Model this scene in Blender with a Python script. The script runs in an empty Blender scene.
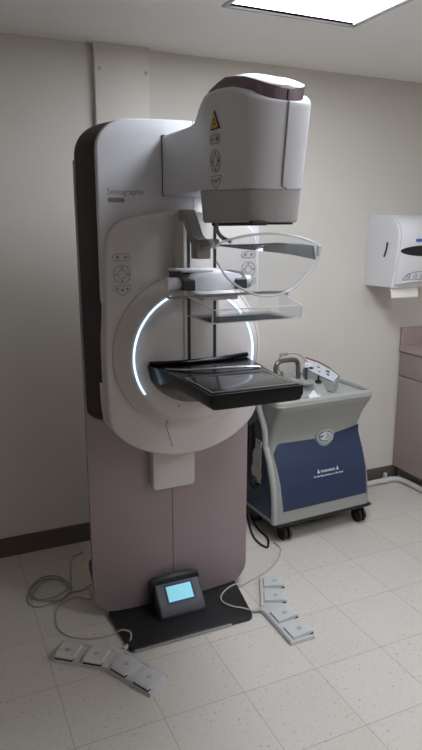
import bpy, bmesh, math, random
from mathutils import Vector, Matrix
random.seed(4)
col = bpy.context.scene.collection
PI = math.pi
# ------------------------------------------------------------------ materials
def newmat(name):
    m = bpy.data.materials.new(name); m.use_nodes = True
    return m, m.node_tree, m.node_tree.nodes['Principled BSDF']
def lin(c):
    return tuple(((v/255)/12.92 if v/255 <= .04045 else ((v/255+.055)/1.055)**2.4) for v in c)+(1,)
def mat(name, rgb, rough=.5, metal=0., noise=.04, scale=60., bump=0., spec=.5, coat=0.):
    m, nt, p = newmat(name); N = nt.nodes; L = nt.links
    c = lin(rgb)
    tc = N.new('ShaderNodeTexCoord'); nz = N.new('ShaderNodeTexNoise'); nz.inputs['Scale'].default_value = scale
    nz.inputs['Detail'].default_value = 3
    L.new(tc.outputs['Object'], nz.inputs['Vector'])
    mp = N.new('ShaderNodeMapRange'); mp.inputs['To Min'].default_value = 1-noise; mp.inputs['To Max'].default_value = 1+noise
    L.new(nz.outputs['Fac'], mp.inputs['Value'])
    hs = N.new('ShaderNodeHueSaturation'); hs.inputs['Color'].default_value = c
    L.new(mp.outputs['Result'], hs.inputs['Value']); L.new(hs.outputs['Color'], p.inputs['Base Color'])
    p.inputs['Roughness'].default_value = rough; p.inputs['Metallic'].default_value = metal
    p.inputs['Specular IOR Level'].default_value = spec; p.inputs['Coat Weight'].default_value = coat
    if bump:
        b = N.new('ShaderNodeBump'); b.inputs['Strength'].default_value = bump; b.inputs['Distance'].default_value = .002
        L.new(nz.outputs['Fac'], b.inputs['Height']); L.new(b.outputs['Normal'], p.inputs['Normal'])
    return m
def emit(name, rgb, s):
    m, nt, p = newmat(name)
    p.inputs['Base Color'].default_value = lin(rgb); p.inputs['Emission Color'].default_value = lin(rgb)
    p.inputs['Emission Strength'].default_value = s; p.inputs['Roughness'].default_value = .4
    return m
def clear(name, tint, refl=.06, haze=.05, hz=(220, 225, 230)):
    m, nt, p = newmat(name); N = nt.nodes; L = nt.links
    t = N.new('ShaderNodeBsdfTransparent'); t.inputs[0].default_value = lin(tint)
    g = N.new('ShaderNodeBsdfGlossy'); g.inputs['Roughness'].default_value = .04
    d = N.new('ShaderNodeBsdfDiffuse'); d.inputs[0].default_value = lin(hz)
    lw = N.new('ShaderNodeLayerWeight'); lw.inputs[0].default_value = .015
    a = N.new('ShaderNodeMath'); a.operation = 'ADD'; a.inputs[1].default_value = refl; a.use_clamp = True
    L.new(lw.outputs['Fresnel'], a.inputs[0])
    m1 = N.new('ShaderNodeMixShader'); m1.inputs[0].default_value = haze
    L.new(t.outputs[0], m1.inputs[1]); L.new(d.outputs[0], m1.inputs[2])
    m2 = N.new('ShaderNodeMixShader'); L.new(a.outputs[0], m2.inputs[0])
    L.new(m1.outputs[0], m2.inputs[1]); L.new(g.outputs[0], m2.inputs[2])
    L.new(m2.outputs[0], N['Material Output'].inputs['Surface'])
    return m
def floor_mat():
    m, nt, p = newmat('vinyl_tile'); N = nt.nodes; L = nt.links
    tc = N.new('ShaderNodeTexCoord'); mp = N.new('ShaderNodeMapping')
    mp.inputs['Location'].default_value = (-.293+.305*8, -1.412+.305*12, 0)
    L.new(tc.outputs['Object'], mp.inputs['Vector'])
    br = N.new('ShaderNodeTexBrick'); br.offset = 0; br.squash = 1
    br.inputs['Scale'].default_value = 1; br.inputs['Brick Width'].default_value = .305; br.inputs['Row Height'].default_value = .305
    br.inputs['Mortar Size'].default_value = .0011; br.inputs['Mortar Smooth'].default_value = .3
    br.inputs['Color1'].default_value = lin((208, 201, 193)); br.inputs['Color2'].default_value = lin((203, 196, 187)); br.inputs['Mortar'].default_value = lin((146, 137, 128))
    L.new(mp.outputs[0], br.inputs['Vector'])
    n1 = N.new('ShaderNodeTexNoise'); n1.inputs['Scale'].default_value = 75; n1.inputs['Detail'].default_value = 4; n1.inputs['Roughness'].default_value = .7
    L.new(tc.outputs['Object'], n1.inputs['Vector'])
    r1 = N.new('ShaderNodeValToRGB'); r1.color_ramp.elements[0].position = .30; r1.color_ramp.elements[0].color = (.68, .65, .62, 1)
    r1.color_ramp.elements[1].position = .43; r1.color_ramp.elements[1].color = (1, 1, 1, 1)
    L.new(n1.outputs['Fac'], r1.inputs[0])
    v = N.new('ShaderNodeTexVoronoi'); v.inputs['Scale'].default_value = 26
    L.new(tc.outputs['Object'], v.inputs['Vector'])
    r2 = N.new('ShaderNodeValToRGB'); r2.color_ramp.elements[0].position = .07; r2.color_ramp.elements[0].color = (.66, .62, .58, 1)
    r2.color_ramp.elements[1].position = .12; r2.color_ramp.elements[1].color = (1, 1, 1, 1)
    L.new(v.outputs['Distance'], r2.inputs[0])
    n3 = N.new('ShaderNodeTexNoise'); n3.inputs['Scale'].default_value = 2.2; n3.inputs['Detail'].default_value = 5
    L.new(tc.outputs['Object'], n3.inputs['Vector'])
    r3 = N.new('ShaderNodeMapRange'); r3.inputs['To Min'].default_value = .93; r3.inputs['To Max'].default_value = 1.06
    L.new(n3.outputs['Fac'], r3.inputs['Value'])
    def mul(a, b):
        x = N.new('ShaderNodeMix'); x.data_type = 'RGBA'; x.blend_type = 'MULTIPLY'; x.inputs['Factor'].default_value = 1
        L.new(a, x.inputs[6]); L.new(b, x.inputs[7]); return x.outputs[2]
    c = mul(mul(mul(br.outputs['Color'], r1.outputs[0]), r2.outputs[0]), r3.outputs[0])
    L.new(c, p.inputs['Base Color'])
    n4 = N.new('ShaderNodeMapRange'); n4.inputs['To Min'].default_value = .33; n4.inputs['To Max'].default_value = .5
    L.new(n3.outputs['Fac'], n4.inputs['Value']); L.new(n4.outputs[0], p.inputs['Roughness'])
    return m
M = dict(
    wall=mat('wall_paint', (210, 204, 195), .75, noise=.025, scale=6, bump=.03),
    ceil=mat('ceiling_paint', (240, 239, 236), .85, noise=.02, scale=9),
    panelp=mat('raceway_paint', (212, 205, 196), .55, noise=.02, scale=8),
    base=mat('vinyl_baseboard', (88, 78, 70), .55),
    floor=floor_mat(),
    mauve=mat('mauve_metallic', (146, 130, 134), .42, .3, noise=.02, scale=300),
    mauve2=mat('mauve_gloss', (126, 110, 118), .26, .45, noise=.02, scale=300),
    flank_shaded=mat('shaded_mauve', (54, 43, 49), .42, .5, noise=.02, scale=300),  # mauve with the shade on the carriage sides put into the colour
    white=mat('white_enamel', (201, 200, 204), .33, noise=.012, scale=40),
    warm=mat('warm_grey_enamel', (196, 190, 186), .42, noise=.012, scale=40),
    cgrey=mat('collimator_grey', (164, 161, 160), .42),
    grey=mat('grey_plastic', (132, 129, 127), .4),
    line=mat('engraved_line', (138, 131, 129), .6),
    nick=mat('lettering_mauve', (128, 116, 122), .5),
    black=mat('black_gloss', (10, 10, 11), .2, noise=.02, spec=.22),
    blackr=mat('black_rubber', (20, 20, 21), .5),
    blackm=mat('black_base_coating', (27, 27, 28), .55, noise=.1, scale=200, bump=.2),
    field=mat('carbon_plate', (34, 34, 36), .16, noise=.06, scale=200),
    fline=mat('field_outline', (150, 152, 156), .4),
    dgrey=mat('charcoal_plastic', (66, 66, 70), .42),
    dgrey2=mat('dark_charcoal_plastic', (38, 37, 40), .45),
    silver=mat('silver', (175, 177, 180), .25, .8),
    steel=mat('brushed_steel_handle', (122, 118, 112), .3, .85),
    clear=clear('clear_polycarbonate', (249, 250, 251), .0, .03),
    cedge=clear('clear_polycarbonate_edge', (240, 243, 246), .08, .55, (245, 247, 250)),
    smoke=clear('smoky_strip', (150, 151, 153), .18, .3, (140, 140, 142)),
    cartg=mat('cart_sage_grey', (150, 151, 146), .42, noise=.02, scale=40),
    cartl=mat('cart_light_grey', (166, 167, 162), .42, noise=.02, scale=40),
    blue=mat('cart_blue', (27, 45, 78), .45, noise=.05, scale=20),
    blued=mat('cart_blue_side', (32, 46, 76), .45, noise=.05, scale=20),
    txt=mat('white_print', (215, 220, 228), .5),
    redd=mat('maroon_print', (120, 40, 52), .5),
    navy=mat('navy_print', (34, 42, 84), .5),
    bluel=mat('blue_label', (60, 88, 165), .5),
    plate=mat('pale_label', (196, 200, 205), .35),
    disp=mat('dispenser_white', (222, 220, 222), .35, noise=.01),
    paper=mat('paper_towel', (230, 226, 218), .9, bump=.2, scale=300),
    lam=mat('mauve_laminate', (158, 142, 137), .45, noise=.05, scale=150),
    lam2=mat('mauve_countertop', (172, 152, 147), .35, noise=.09, scale=180),
    pipe=mat('white_pipe', (205, 203, 200), .4),
    cordw=mat('pale_grey_cord', (176, 172, 166), .5),
    cordg=mat('dim_grey_cord', (156, 151, 143), .5),
    pedal=mat('pedal_grey', (198, 198, 196), .45),
    pedalb=mat('foot_switch_body', (192, 192, 190), .45),
    yel=mat('warning_yellow', (205, 160, 40), .5),
    gauze=mat('white_gauze', (225, 226, 226), .9, bump=.3),
    bag=mat('crumpled_plastic', (150, 148, 140), .3, noise=.25, scale=50, bump=.8),
    tframe=mat('light_frame', (176, 174, 172), .5),
    diff=emit('light_diffuser', (237, 245, 255), 15.0),
    fill_diff=emit('added_fill_diffuser', (240, 245, 255), 17.5),
    ring=emit('blue_white_glow', (190, 222, 255), 2.2),
    screen=emit('cyan_screen', (132, 205, 224), .52),
)
# ------------------------------------------------------------------ mesh helpers
def sharpen(bm, ang=38):
    bmesh.ops.remove_doubles(bm, verts=bm.verts, dist=1e-6)
    bmesh.ops.recalc_face_normals(bm, faces=bm.faces)
    for f in bm.faces: f.smooth = True
    for e in bm.edges:
        if len(e.link_faces) == 2 and e.calc_face_angle(0) > math.radians(ang): e.smooth = False
def build(name, bm, m, parent=None, local=False, ang=38):
    sharpen(bm, ang)
    me = bpy.data.meshes.new(name); o = bpy.data.objects.new(name, me); col.objects.link(o)
    if parent is not None:
        o.parent = parent
        if not local:
            w = Vector((0, 0, 0)); q = parent
            while q: w += q.location; q = q.parent
            bmesh.ops.translate(bm, verts=bm.verts, vec=-w)
    bm.to_mesh(me); bm.free(); me.materials.append(M[m])
    return o
def thing(name, loc, label, cat, group=None, rz=0):
    o = bpy.data.objects.new(name, None); col.objects.link(o); o.location = loc; o.rotation_euler = (0, 0, rz)
    o.empty_display_size = .05; tag(o, label, cat, group); return o
def tag(o, label, cat, group=None):
    o['label'] = label; o['category'] = cat
    if group: o['group'] = group
    return o
def struct(o): o['kind'] = 'structure'; return o
def B(): return bmesh.new()
def box(bm, x0, x1, y0, y1, z0, z1, bev=0, seg=2, xf=None):
    r = bmesh.ops.create_cube(bm, size=1); vs = r['verts']
    for v in vs: v.co = Vector((x0+(v.co.x+.5)*(x1-x0), y0+(v.co.y+.5)*(y1-y0), z0+(v.co.z+.5)*(z1-z0)))
    if bev:
        es = list({e for v in vs for e in v.link_edges})
        rr = bmesh.ops.bevel(bm, geom=es, offset=bev, segments=seg, profile=.6, affect='EDGES'); vs = list({v for f in rr['faces'] for v in f.verts} | {v for v in vs if v.is_valid})
    if xf:
        for v in vs: v.co = xf @ v.co
    return bm
def prism(bm, pts, f, a0, a1, bev=0, seg=3, side='both'):
    """pts 2D outline, f(u,v,a)->3D, extruded a0..a1; bevel the rim"""
    lo = [bm.verts.new(f(u, v, a0)) for u, v in pts]; hi = [bm.verts.new(f(u, v, a1)) for u, v in pts]
    n = len(pts); F0 = bm.faces.new(lo[::-1]); F1 = bm.faces.new(hi)
    for i in range(n): bm.faces.new((lo[i], lo[(i+1) % n], hi[(i+1) % n], hi[i]))
    bm.normal_update()
    if bev:
        es = []
        if side in ('both', 'lo'): es += list(F0.edges)
        if side in ('both', 'hi'): es += list(F1.edges)
        bmesh.ops.bevel(bm, geom=es, offset=bev, segments=seg, profile=.5, affect='EDGES')
    return bm
def XZ(u, v, a): return Vector((u, a, v))
def YZ(u, v, a): return Vector((a, u, v))
def XY(u, v, a): return Vector((u, v, a))
def loft(bm, secs, caps=True, closed=True):
    rows = [[bm.verts.new(p) for p in s] for s in secs]
    n = len(rows[0])
    for a, b in zip(rows, rows[1:]):
        for i in range(n if closed else n-1):
            j = (i+1) % n; bm.faces.new((a[i], a[j], b[j], b[i]))
    if caps: bm.faces.new(rows[0][::-1]); bm.faces.new(rows[-1])
    return bm
def spline(pts, k=8, closed=False):
    P = [Vector(p) for p in pts]; n = len(P); out = []
    rng = range(n) if closed else range(n-1)
    for i in rng:
        p1, p2 = P[i], P[(i+1) % n]
        p0 = P[i-1] if (i > 0 or closed) else p1*2-p2
        p3 = P[(i+2) % n] if (i+2 < n or closed) else p2*2-p1
        for s in range(k):
            t = s/k
            out.append(.5*((2*p1)+(p2-p0)*t+(2*p0-5*p1+4*p2-p3)*t*t+(3*p1-p0-3*p2+p3)*t**3))
    if not closed: out.append(P[-1])
    return out
def tube(bm, pts, r, n=8, closed=False, k=8, smooth=True, flat=1.0):
    P = spline(pts, k, closed) if smooth else [Vector(p) for p in pts]
    m = len(P); secs = []; up = None
    for i, p in enumerate(P):
        a = P[i-1] if (i > 0 or closed) else p; b = P[(i+1) % m] if (i < m-1 or closed) else p
        t = (b-a).normalized()
        if up is None:
            up = Vector((0, 0, 1)) if abs(t.z) < .9 else Vector((0, 1, 0))
        s = t.cross(up).normalized(); up = s.cross(t).normalized()
        rr = r[min(len(r)-1, int(i/(m-1)*(len(r)-1)+.5))] if isinstance(r, (list, tuple)) else r
        secs.append([p+s*math.cos(q*2*PI/n)*rr+up*math.sin(q*2*PI/n)*rr*flat for q in range(n)])
    if closed:
        secs.append(secs[0]); loft(bm, secs, caps=False)
    else: loft(bm, secs)
    return bm
def lathe(bm, prof, c, axis='Y', n=64):
    secs = []
    for k in range(n+1):
        a = 2*PI*k/n; s = []
        for r, h in prof:
            x, y = r*math.cos(a), r*math.sin(a)
            s.append(Vector(c)+(Vector((x, h, y)) if axis == 'Y' else Vector((x, y, h)) if axis == 'Z' else Vector((h, x, y))))
        secs.append(s)
    rows = secs
    R = [[bm.verts.new(p) for p in s] for s in rows[:-1]]; R.append(R[0])
    for a, b in zip(R, R[1:]):
        for i in range(len(prof)-1): bm.faces.new((a[i], a[i+1], b[i+1], b[i]))
    return bm
def cyl(bm, p0, p1, r, n=20, r2=None):
    p0, p1 = Vector(p0), Vector(p1); t = (p1-p0).normalized()
    up = Vector((0, 0, 1)) if abs(t.z) < .9 else Vector((0, 1, 0)); s = t.cross(up).normalized(); u = s.cross(t)
    r2 = r if r2 is None else r2
    loft(bm, [[p+s*math.cos(q*2*PI/n)*q_r+u*math.sin(q*2*PI/n)*q_r for q in range(n)] for p, q_r in ((p0, r), (p1, r2))])
    return bm
def rrect(x0, x1, y0, y1, r, seg=6):
    if not isinstance(r, (list, tuple)): r = [r]*4      # bl, br, tr, tl
    pts = []
    for (cx, cy, a0), rr in zip(((x0, y0, PI), (x1, y0, 1.5*PI), (x1, y1, 0), (x0, y1, .5*PI)), r):
        ox = cx+(rr if cx == x0 else -rr); oy = cy+(rr if cy == y0 else -rr)
        if rr <= 0: pts.append((cx, cy)); continue
        for k in range(seg+1):
            a = a0+k/seg*PI/2; pts.append((ox+rr*math.cos(a), oy+rr*math.sin(a)))
    return pts
def interp(tab, x):
    if x <= tab[0][0]: return tab[0][1]
    for (a, b), (c, d) in zip(tab, tab[1:]):
        if x <= c: return b+(d-b)*(x-a)/(c-a)
    return tab[-1][1]
def text_bm(s, size, xf, extrude=.0004):
    cu = bpy.data.curves.new('t', 'FONT'); cu.body = s; cu.size = size; cu.extrude = extrude; cu.align_x = 'CENTER'; cu.align_y = 'CENTER'
    ob = bpy.data.objects.new('t', cu); col.objects.link(ob)
    dg = bpy.context.evaluated_depsgraph_get(); me = bpy.data.meshes.new_from_object(ob.evaluated_get(dg))
    bm = bmesh.new(); bm.from_mesh(me); bpy.data.objects.remove(ob); bpy.data.meshes.remove(me)
    bmesh.ops.transform(bm, matrix=xf, verts=bm.verts)
    return bm
def frame(o, x, y):       # matrix: local x->x dir, local y->y dir, z = normal
    x = Vector(x).normalized(); y = Vector(y).normalized(); z = x.cross(y)
    m = Matrix((x, y, z)).transposed().to_4x4(); m.translation = Vector(o); return m

# ------------------------------------------------------------------ room
YW = 3.075; XL, XR, YF, ZC = -1.9, 3.32, -2.3, 2.45
def slab(name, m, *a): return struct(build(name, box(B(), *a), m))
slab('floor', 'floor', XL-.1, XR+.1, YF-.1, YW+.1, -.08, 0)
# ceiling in pieces round the light opening
LX0, LX1, LY0, LY1 = 1.125, 1.715, 1.16, 2.372
cb = B(); DX, DY = 1.12, -2.0
xs = sorted([XL-.1, LX0, LX1, LX0+DX, LX1+DX, XR+.1]); ys = sorted([YF-.1, LY0, LY1, LY0+DY, LY1+DY, YW+.1])
for i in range(5):
    for j in range(5):
        cx, cy = (xs[i]+xs[i+1])/2, (ys[j]+ys[j+1])/2
        if any(LX0+d < cx < LX1+d and LY0+e < cy < LY1+e for d, e in ((0, 0), (DX, DY))): continue
        box(cb, xs[i], xs[i+1], ys[j], ys[j+1], ZC, ZC+.08)
struct(build('ceiling', cb, 'ceil'))
slab('wall_back', 'wall', XL-.1, XR+.1, YW, YW+.1, 0, ZC)
slab('wall_left', 'wall', XL-.1, XL, YF, YW, 0, ZC)
slab('wall_right', 'wall', XR, XR+.1, YF, YW, 0, ZC)
slab('wall_front', 'wall', XL-.1, XR+.1, YF-.1, YF, 0, ZC)
bb = B(); prism(bb, [(YW, 0), (YW-.012, 0), (YW-.009, .012), (YW-.006, .02), (YW-.006, .097), (YW-.003, .1), (YW, .1)], YZ, XL, 2.745)
struct(build('baseboard_back', bb, 'base'))
bb = B(); box(bb, XL, XL+.006, YF, YW-.012, 0, .1, .001); struct(build('baseboard_left', bb, 'base'))

# raised cover panel on the back wall
wp = thing('wall_cover_panel', (.915, YW, 0), 'flat beige cover panel on the back wall, screwed near its top, reaching up to the ceiling', 'panel')
bm = B(); box(bm, .785, 1.045, YW-.036, YW-.0005, .11, 2.438, .002); build('cover', bm, 'panelp', wp)
bm = B(); box(bm, .781, 1.049, YW-.041, YW-.0005, 2.425, 2.4495, .002); build('top_cap', bm, 'panelp', wp)
for x in (.807, 1.03):
    bm = B(); cyl(bm, (x, YW-.036, 2.34), (x, YW-.039, 2.34), .008); build('screw', bm, 'tframe', wp)

# ceiling light, and an unseen one added for fill
def fixture(dx, dy, label, dm):
    cl = thing('ceiling_light', ((LX0+LX1)/2+dx, (LY0+LY1)/2+dy, ZC), label, 'ceiling light')
    bm = B(); w = .012; y0, y1, x0, x1 = LY0+dy, LY1+dy, LX0+dx, LX1+dx
    for a in ((x0, x1, y0, y0+w), (x0, x1, y1-w, y1), (x0, x0+w, y0+w, y1-w), (x1-w, x1, y0+w, y1-w)): box(bm, *a, ZC-.004, ZC+.05, .001)
    w2 = .010
    for a in ((x0-w2, x1+w2, y0-w2, y0+.004), (x0-w2, x1+w2, y1-.004, y1+w2), (x0-w2, x0+.004, y0, y1), (x1-.004, x1+w2, y0, y1)): box(bm, *a, ZC-.006, ZC-.0005)
    build('light_frame', bm, 'tframe', cl)
    bm = B(); box(bm, x0+w, x1-w, y0+w, y1-w, ZC+.006, ZC+.012); build('diffuser', bm, dm, cl)
fixture(0, 0, 'rectangular recessed ceiling light above the machine, glowing white, thin grey frame', 'diff')
fixture(DX, DY, 'added fill light out of view to the right, shaped as a recessed ceiling light', 'fill_diff')  # added out of view to even out the room's light

# ------------------------------------------------------------------ mammography machine
XC = .885
mm = thing('mammography_machine', (XC, 2.3, 0), 'tall mauve and white mammography x-ray machine with glowing ring and black breast support', 'medical machine')
# mauve front column sheet, slightly bowed
def sheet():
    bm = B(); n = 24; x0, x1, z1 = .520, 1.241, 1.866; zb = .024; R = .085
    def Y(x): return 2.335+.03*((x-.879)/.364)**2
    def zlo(x):
        d = min(x-x0, x1-x)
        return zb+(R-math.sqrt(max(0, R*R-(R-d)**2)) if d < R else 0)
    xs = [x0+R*(1-math.cos(i/8*PI/2)) for i in range(9)]+[x0+R+(x1-x0-2*R)*i/n for i in range(1, n)]+[x1-R*(1-math.cos(i/8*PI/2)) for i in range(8, -1, -1)]
    secs = [[(x, Y(x), zlo(x)), (x, Y(x), z1), (x, Y(x)+.02, z1), (x, Y(x)+.02, zlo(x))] for x in xs]
    return loft(bm, secs), Y
bm, colY = sheet(); build('column_panel', bm, 'mauve', mm)
bm = B()
pts = [(.9045, z) for z in (.03, .8)]
box(bm, .8675, .8695, colY(.868)-.0012, colY(.868)+.004, .03, .8); build('panel_seam', bm, 'blackr', mm)
bm = B(); box(bm, .60, 1.16, 2.372, 2.60, .02, 1.84, .02); build('column_core', bm, 'mauve', mm)
bm = B(); prism(bm, [(2.38, .14), (2.43, .12), (2.50, .16), (2.50, .20), (2.44, .25), (2.38, .25)], YZ, .532, .60, .004); build('side_foot', bm, 'blackr', mm)
# base plate
bm = B(); prism(bm, [(.62, 2.60), (.60, 2.42), (.575, 2.35), (.594, 2.096), (.60, 2.09), (1.118, 2.083), (1.135, 2.095), (1.141, 2.11), (1.195, 2.42), (1.20, 2.60)], XY, 0, .018, .003)
build('base_plate', bm, 'blackm', mm)
bm = B(); box(bm, .606, 1.03, 2.0795, 2.0865, .004, .014, .001); build('edge_strip', bm, 'silver', mm)
# upper carriage: white front panel and drafted mauve flanks
def arch(hw, zt, cr, zb, cb, cx=XC, flat=.0):
    pts = []
    x0, x1 = cx-hw, cx+hw
    for k in range(7): a = PI+k/6*PI/2; pts.append((x0+cb+cb*math.cos(a), zb+cb+cb*math.sin(a)))
    for k in range(7): a = 1.5*PI+k/6*PI/2; pts.append((x1-cb+cb*math.cos(a), zb+cb+cb*math.sin(a)))
    rz = cr*.8
    for k in range(13):
        a = k/12*PI/2; pts.append((x1-cr+cr*math.cos(a)**.9, zt-rz-flat+rz*math.sin(a)**.9))
    for i in range(1, 8):
        t = i/8; pts.append((x1-cr+(x0+cr-(x1-cr))*t, zt-flat+flat*4*t*(1-t)))
    for k in range(13):
        a = PI/2+k/12*PI/2; pts.append((x0+cr-cr*abs(math.cos(a))**.9, zt-rz-flat+rz*math.sin(a)**.9))
    return pts
def ring3(pts, y): return [Vector((u, y, v)) for u, v in pts]
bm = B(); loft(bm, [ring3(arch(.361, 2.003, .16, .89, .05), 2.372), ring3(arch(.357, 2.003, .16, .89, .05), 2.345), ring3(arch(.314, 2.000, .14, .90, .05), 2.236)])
build('carriage_flanks', bm, 'flank_shaded', mm)
bm = B(); prism(bm, arch(.320, 2.004, .14, 1.33, .05, flat=.006), XZ, 2.216, 2.246, .008, 3, 'both')
build('carriage_front', bm, 'white', mm)
bm = B(); box(bm, .9225, .9245, 2.2145, 2.218, 1.70, 2.003); build('carriage_seam', bm, 'line', mm)
# gantry plate
left = [(.572, 1.42), (.575, 1.50), (.579, 1.56), (.586, 1.595), (.602, 1.625), (.632, 1.648), (.68, 1.665), (.76, 1.681), (.82, 1.688)]
lowl = [(.845, .757), (.80, .762), (.725, .783), (.665, .812), (.612, .852), (.583, .888), (.569, .93), (.565, 1.0), (.564, 1.2), (.568, 1.30)]
cxg = .878
poly = lowl+left
poly = poly+[(cxg, 1.690)]+[(2*cxg-x, z) for x, z in reversed(left)]+[(2*cxg-x, z) for x, z in reversed(lowl)]+[(cxg, .755)]
def resamp(p): return [(v.x, v.y) for v in spline([(a, b, 0) for a, b in p], 3, True)]
gp = resamp(poly)
bm = B(); prism(bm, gp, XZ, 2.178, 2.30, .010, 4, 'lo'); build('gantry_plate', bm, 'warm', mm)
# back layer of the gantry with a step low on each side
bm = B(); prism(bm, [(cxg+(x-cxg)*1.02, 1.06+(z-1.06)*.97) for x, z in gp if z < 1.08], XZ, 2.24, 2.32, .01); build('gantry_back', bm, 'warm', mm)
# central hub
hc = (.882, 0, 1.17)
bm = B(); lathe(bm, [(.314, 2.179), (.305, 2.176), (.295, 2.169), (.283, 2.156), (.270, 2.136), (.260, 2.119), (.251, 2.108), (.242, 2.103), (.12, 2.100), (.0001, 2.100)], hc, 'Y', 96)
build('rotation_hub', bm, 'warm', mm)
bm = B()
def arcpts(r, a0, a1, y, n=28): return [(hc[0]+r*math.cos(math.radians(a0+(a1-a0)*i/n)), y, hc[2]+r*math.sin(math.radians(a0+(a1-a0)*i/n))) for i in range(n+1)]
for a0, a1 in ((113, 213), (57, -36)):
    bm = B(); tube(bm, arcpts(.2385, a0, a1, 2.1015), .0035, 8, k=1); build('light_ring', bm, 'ring', mm)
# contour groove around hub
bm = B(); tube(bm, arcpts(.2965, 112, 226, 2.170), .0014, 6, k=1); build('hub_groove', bm, 'line', mm)
bm = B(); tube(bm, arcpts(.2965, 68, -46, 2.170), .0014, 6, k=1); build('hub_groove', bm, 'line', mm)
# vertical rail cover with the two black slots
bm = B(); box(bm, .835, .975, 2.094, 2.19, 1.12, 1.683, .006); build('rail_cover', bm, 'warm', mm)
for x in (.8535, .956):
    bm = B(); box(bm, x-.0055, x+.0055, 2.0925, 2.10, 1.13, 1.672); build('guide_slot', bm, 'blackr', mm)
# lower tongue
bm = B(); prism(bm, rrect(.770, .955, .572, .80, [.018, .018, 0, 0]), XZ, 2.29, 2.345, .006); build('counterweight_cover', bm, 'warm', mm)
# thin wire on the gantry front
bm = B(); tube(bm, [(.815, 2.10, .985), (.803, 2.113, .955), (.785, 2.126, .935), (.778, 2.145, .90), (.79, 2.155, .86), (.805, 2.166, .82), (.813, 2.172, .80)], .0016, 6); build('thin_wire', bm, 'mauve2', mm)

# tube head : loft along depth
shell_top = [(1.45, 1.932), (1.48, 1.940), (1.51, 1.955), (1.543, 1.972), (1.62, 1.996), (1.70, 2.007), (1.776, 2.008), (1.812, 2.003), (1.849, 1.984), (1.88, 1.962), (1.913, 1.948), (1.96, 1.943), (2.015, 1.944), (2.22, 1.947)]
def lean(z, y): return -(z-1.73)*.12*max(0, min(1, (1.75-y)/.22))
def headsec(y, w, zb, zt, rb=.006, rt=.014, widen=.09, n=5):
    pts = rrect(-w, w, zb, zt, [min(rb, w*.9), min(rb, w*.9), min(rt, w*.9), min(rt, w*.9)], n)
    # add side subdivisions by inserting points
    out = []
    for i, p in enumerate(pts):
        q = pts[(i+1) % len(pts)]; d = math.hypot(q[0]-p[0], q[1]-p[1]); k = 6
        out.append(p)
        if i % (n+1) == n:
            for s in range(1, k): out.append((p[0]+(q[0]-p[0])*s/k, p[1]+(q[1]-p[1])*s/k))
    return [Vector((XC+u*(1+widen*max(-.3, (v-1.73)/.25)*max(0, min(1, (2.0-y)/.2))), y+lean(v, y), v)) for u, v in out]
def ZB(y): return 1.7285+.012*max(0, min(1, (y-1.56)/.3))
def nose(W, y0, D=.052, p=2.3):
    return [(y0+d, W*(1-(1-d/D)**p)**(1/p)) for d in (.0004, .0015, .004, .008, .014, .022, .032, .042, D)]
def hw(y):
    return interp([(1.57, .0885), (1.70, .094), (1.78, .094), (1.85, .089), (1.92, .083), (2.0, .081), (2.23, .081)], y)
st = nose(.0885, 1.513)+[(y, hw(y)) for y in (1.60, 1.64, 1.68, 1.72, 1.75, 1.776, 1.80, 1.825, 1.85, 1.87, 1.89, 1.913, 1.94, 1.97, 2.015, 2.08, 2.15, 2.218)]
bm = B(); loft(bm, [headsec(y, w_, ZB(y)+.0005, interp(shell_top, y+lean(1.97, y))+.001) for y, w_ in st])
build('tube_head', bm, 'white', mm, ang=50)
bm = B(); box(bm, XC-.0825, XC+.0825, 2.210, 2.217, 1.741, 1.949, .001); build('arm_joint', bm, 'blackr', mm)
# collimator box under the head
st2 = nose(.088, 1.516)+[(y, .0885) for y in (1.60, 1.70, 1.80)]+[(1.852, .088), (1.858, .083)]
bm = B()
def colsec(y, w_):
    s = headsec(y, w_, 1.643, ZB(y), .008, .002, .0)
    for v in s:
        f = (1.7285-v.z)/.084; v.y -= .014*f*max(0, min(1, (y-1.65)/.2)); v.x = XC+(v.x-XC)*(1-.03*f)
    return s
loft(bm, [colsec(y, w_) for y, w_ in st2]); build('collimator_housing', bm, 'cgrey', mm, ang=50)
bm = B(); box(bm, XC-.074, XC-.03, 1.53, 1.80, 1.634, 1.647, .002); box(bm, XC-.03, XC+.06, 1.545, 1.80, 1.637, 1.648, .002); build('collimator_plate', bm, 'blackr', mm)
# cap: mauve band and white lid
band_top = [(1.46, 1.966), (1.485, 1.978), (1.516, 1.994), (1.59, 2.019), (1.669, 2.030), (1.737, 2.022), (1.80, 2.008), (1.84, 1.99)]
lid_top = [(1.46, 1.968), (1.485, 1.981), (1.542, 2.011), (1.62, 2.034), (1.689, 2.041), (1.76, 2.029), (1.80, 2.015), (1.84, 1.99)]
stc = nose(.067, 1.520, .05)+[(1.60, .074), (1.64, .083), (1.68, .0855), (1.72, .0865), (1.76, .0865), (1.79, .085), (1.815, .082), (1.832, .078)]
bm = B(); loft(bm, [headsec(y, w_, interp(shell_top, y+lean(1.99, y))-.02, interp(band_top, y+lean(2.0, y))-.001, .003, .003) for y, w_ in stc]); build('head_band', bm, 'mauve2', mm, ang=50)
bm = B(); secs = []
for y, w_ in stc[:-1]:
    zb = interp(band_top, y+lean(2.0, y))-.001; zt = interp(lid_top, y+lean(2.0, y)); r = []
    w3 = w_*1.085*.985
    for k in range(17):
        t = -1+2*k/16; z = zb+(zt-zb)*(1-abs(t)**2.6); r.append(Vector((XC+t*w3, y+lean(z, y), z)))
    for k in range(15, 0, -1):
        t = -1+2*k/16; r.append(Vector((XC+t*w3, y+lean(zb, y), zb-.004)))
    secs.append(r)
loft(bm, secs); build('head_lid', bm, 'white', mm, ang=60)
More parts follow.
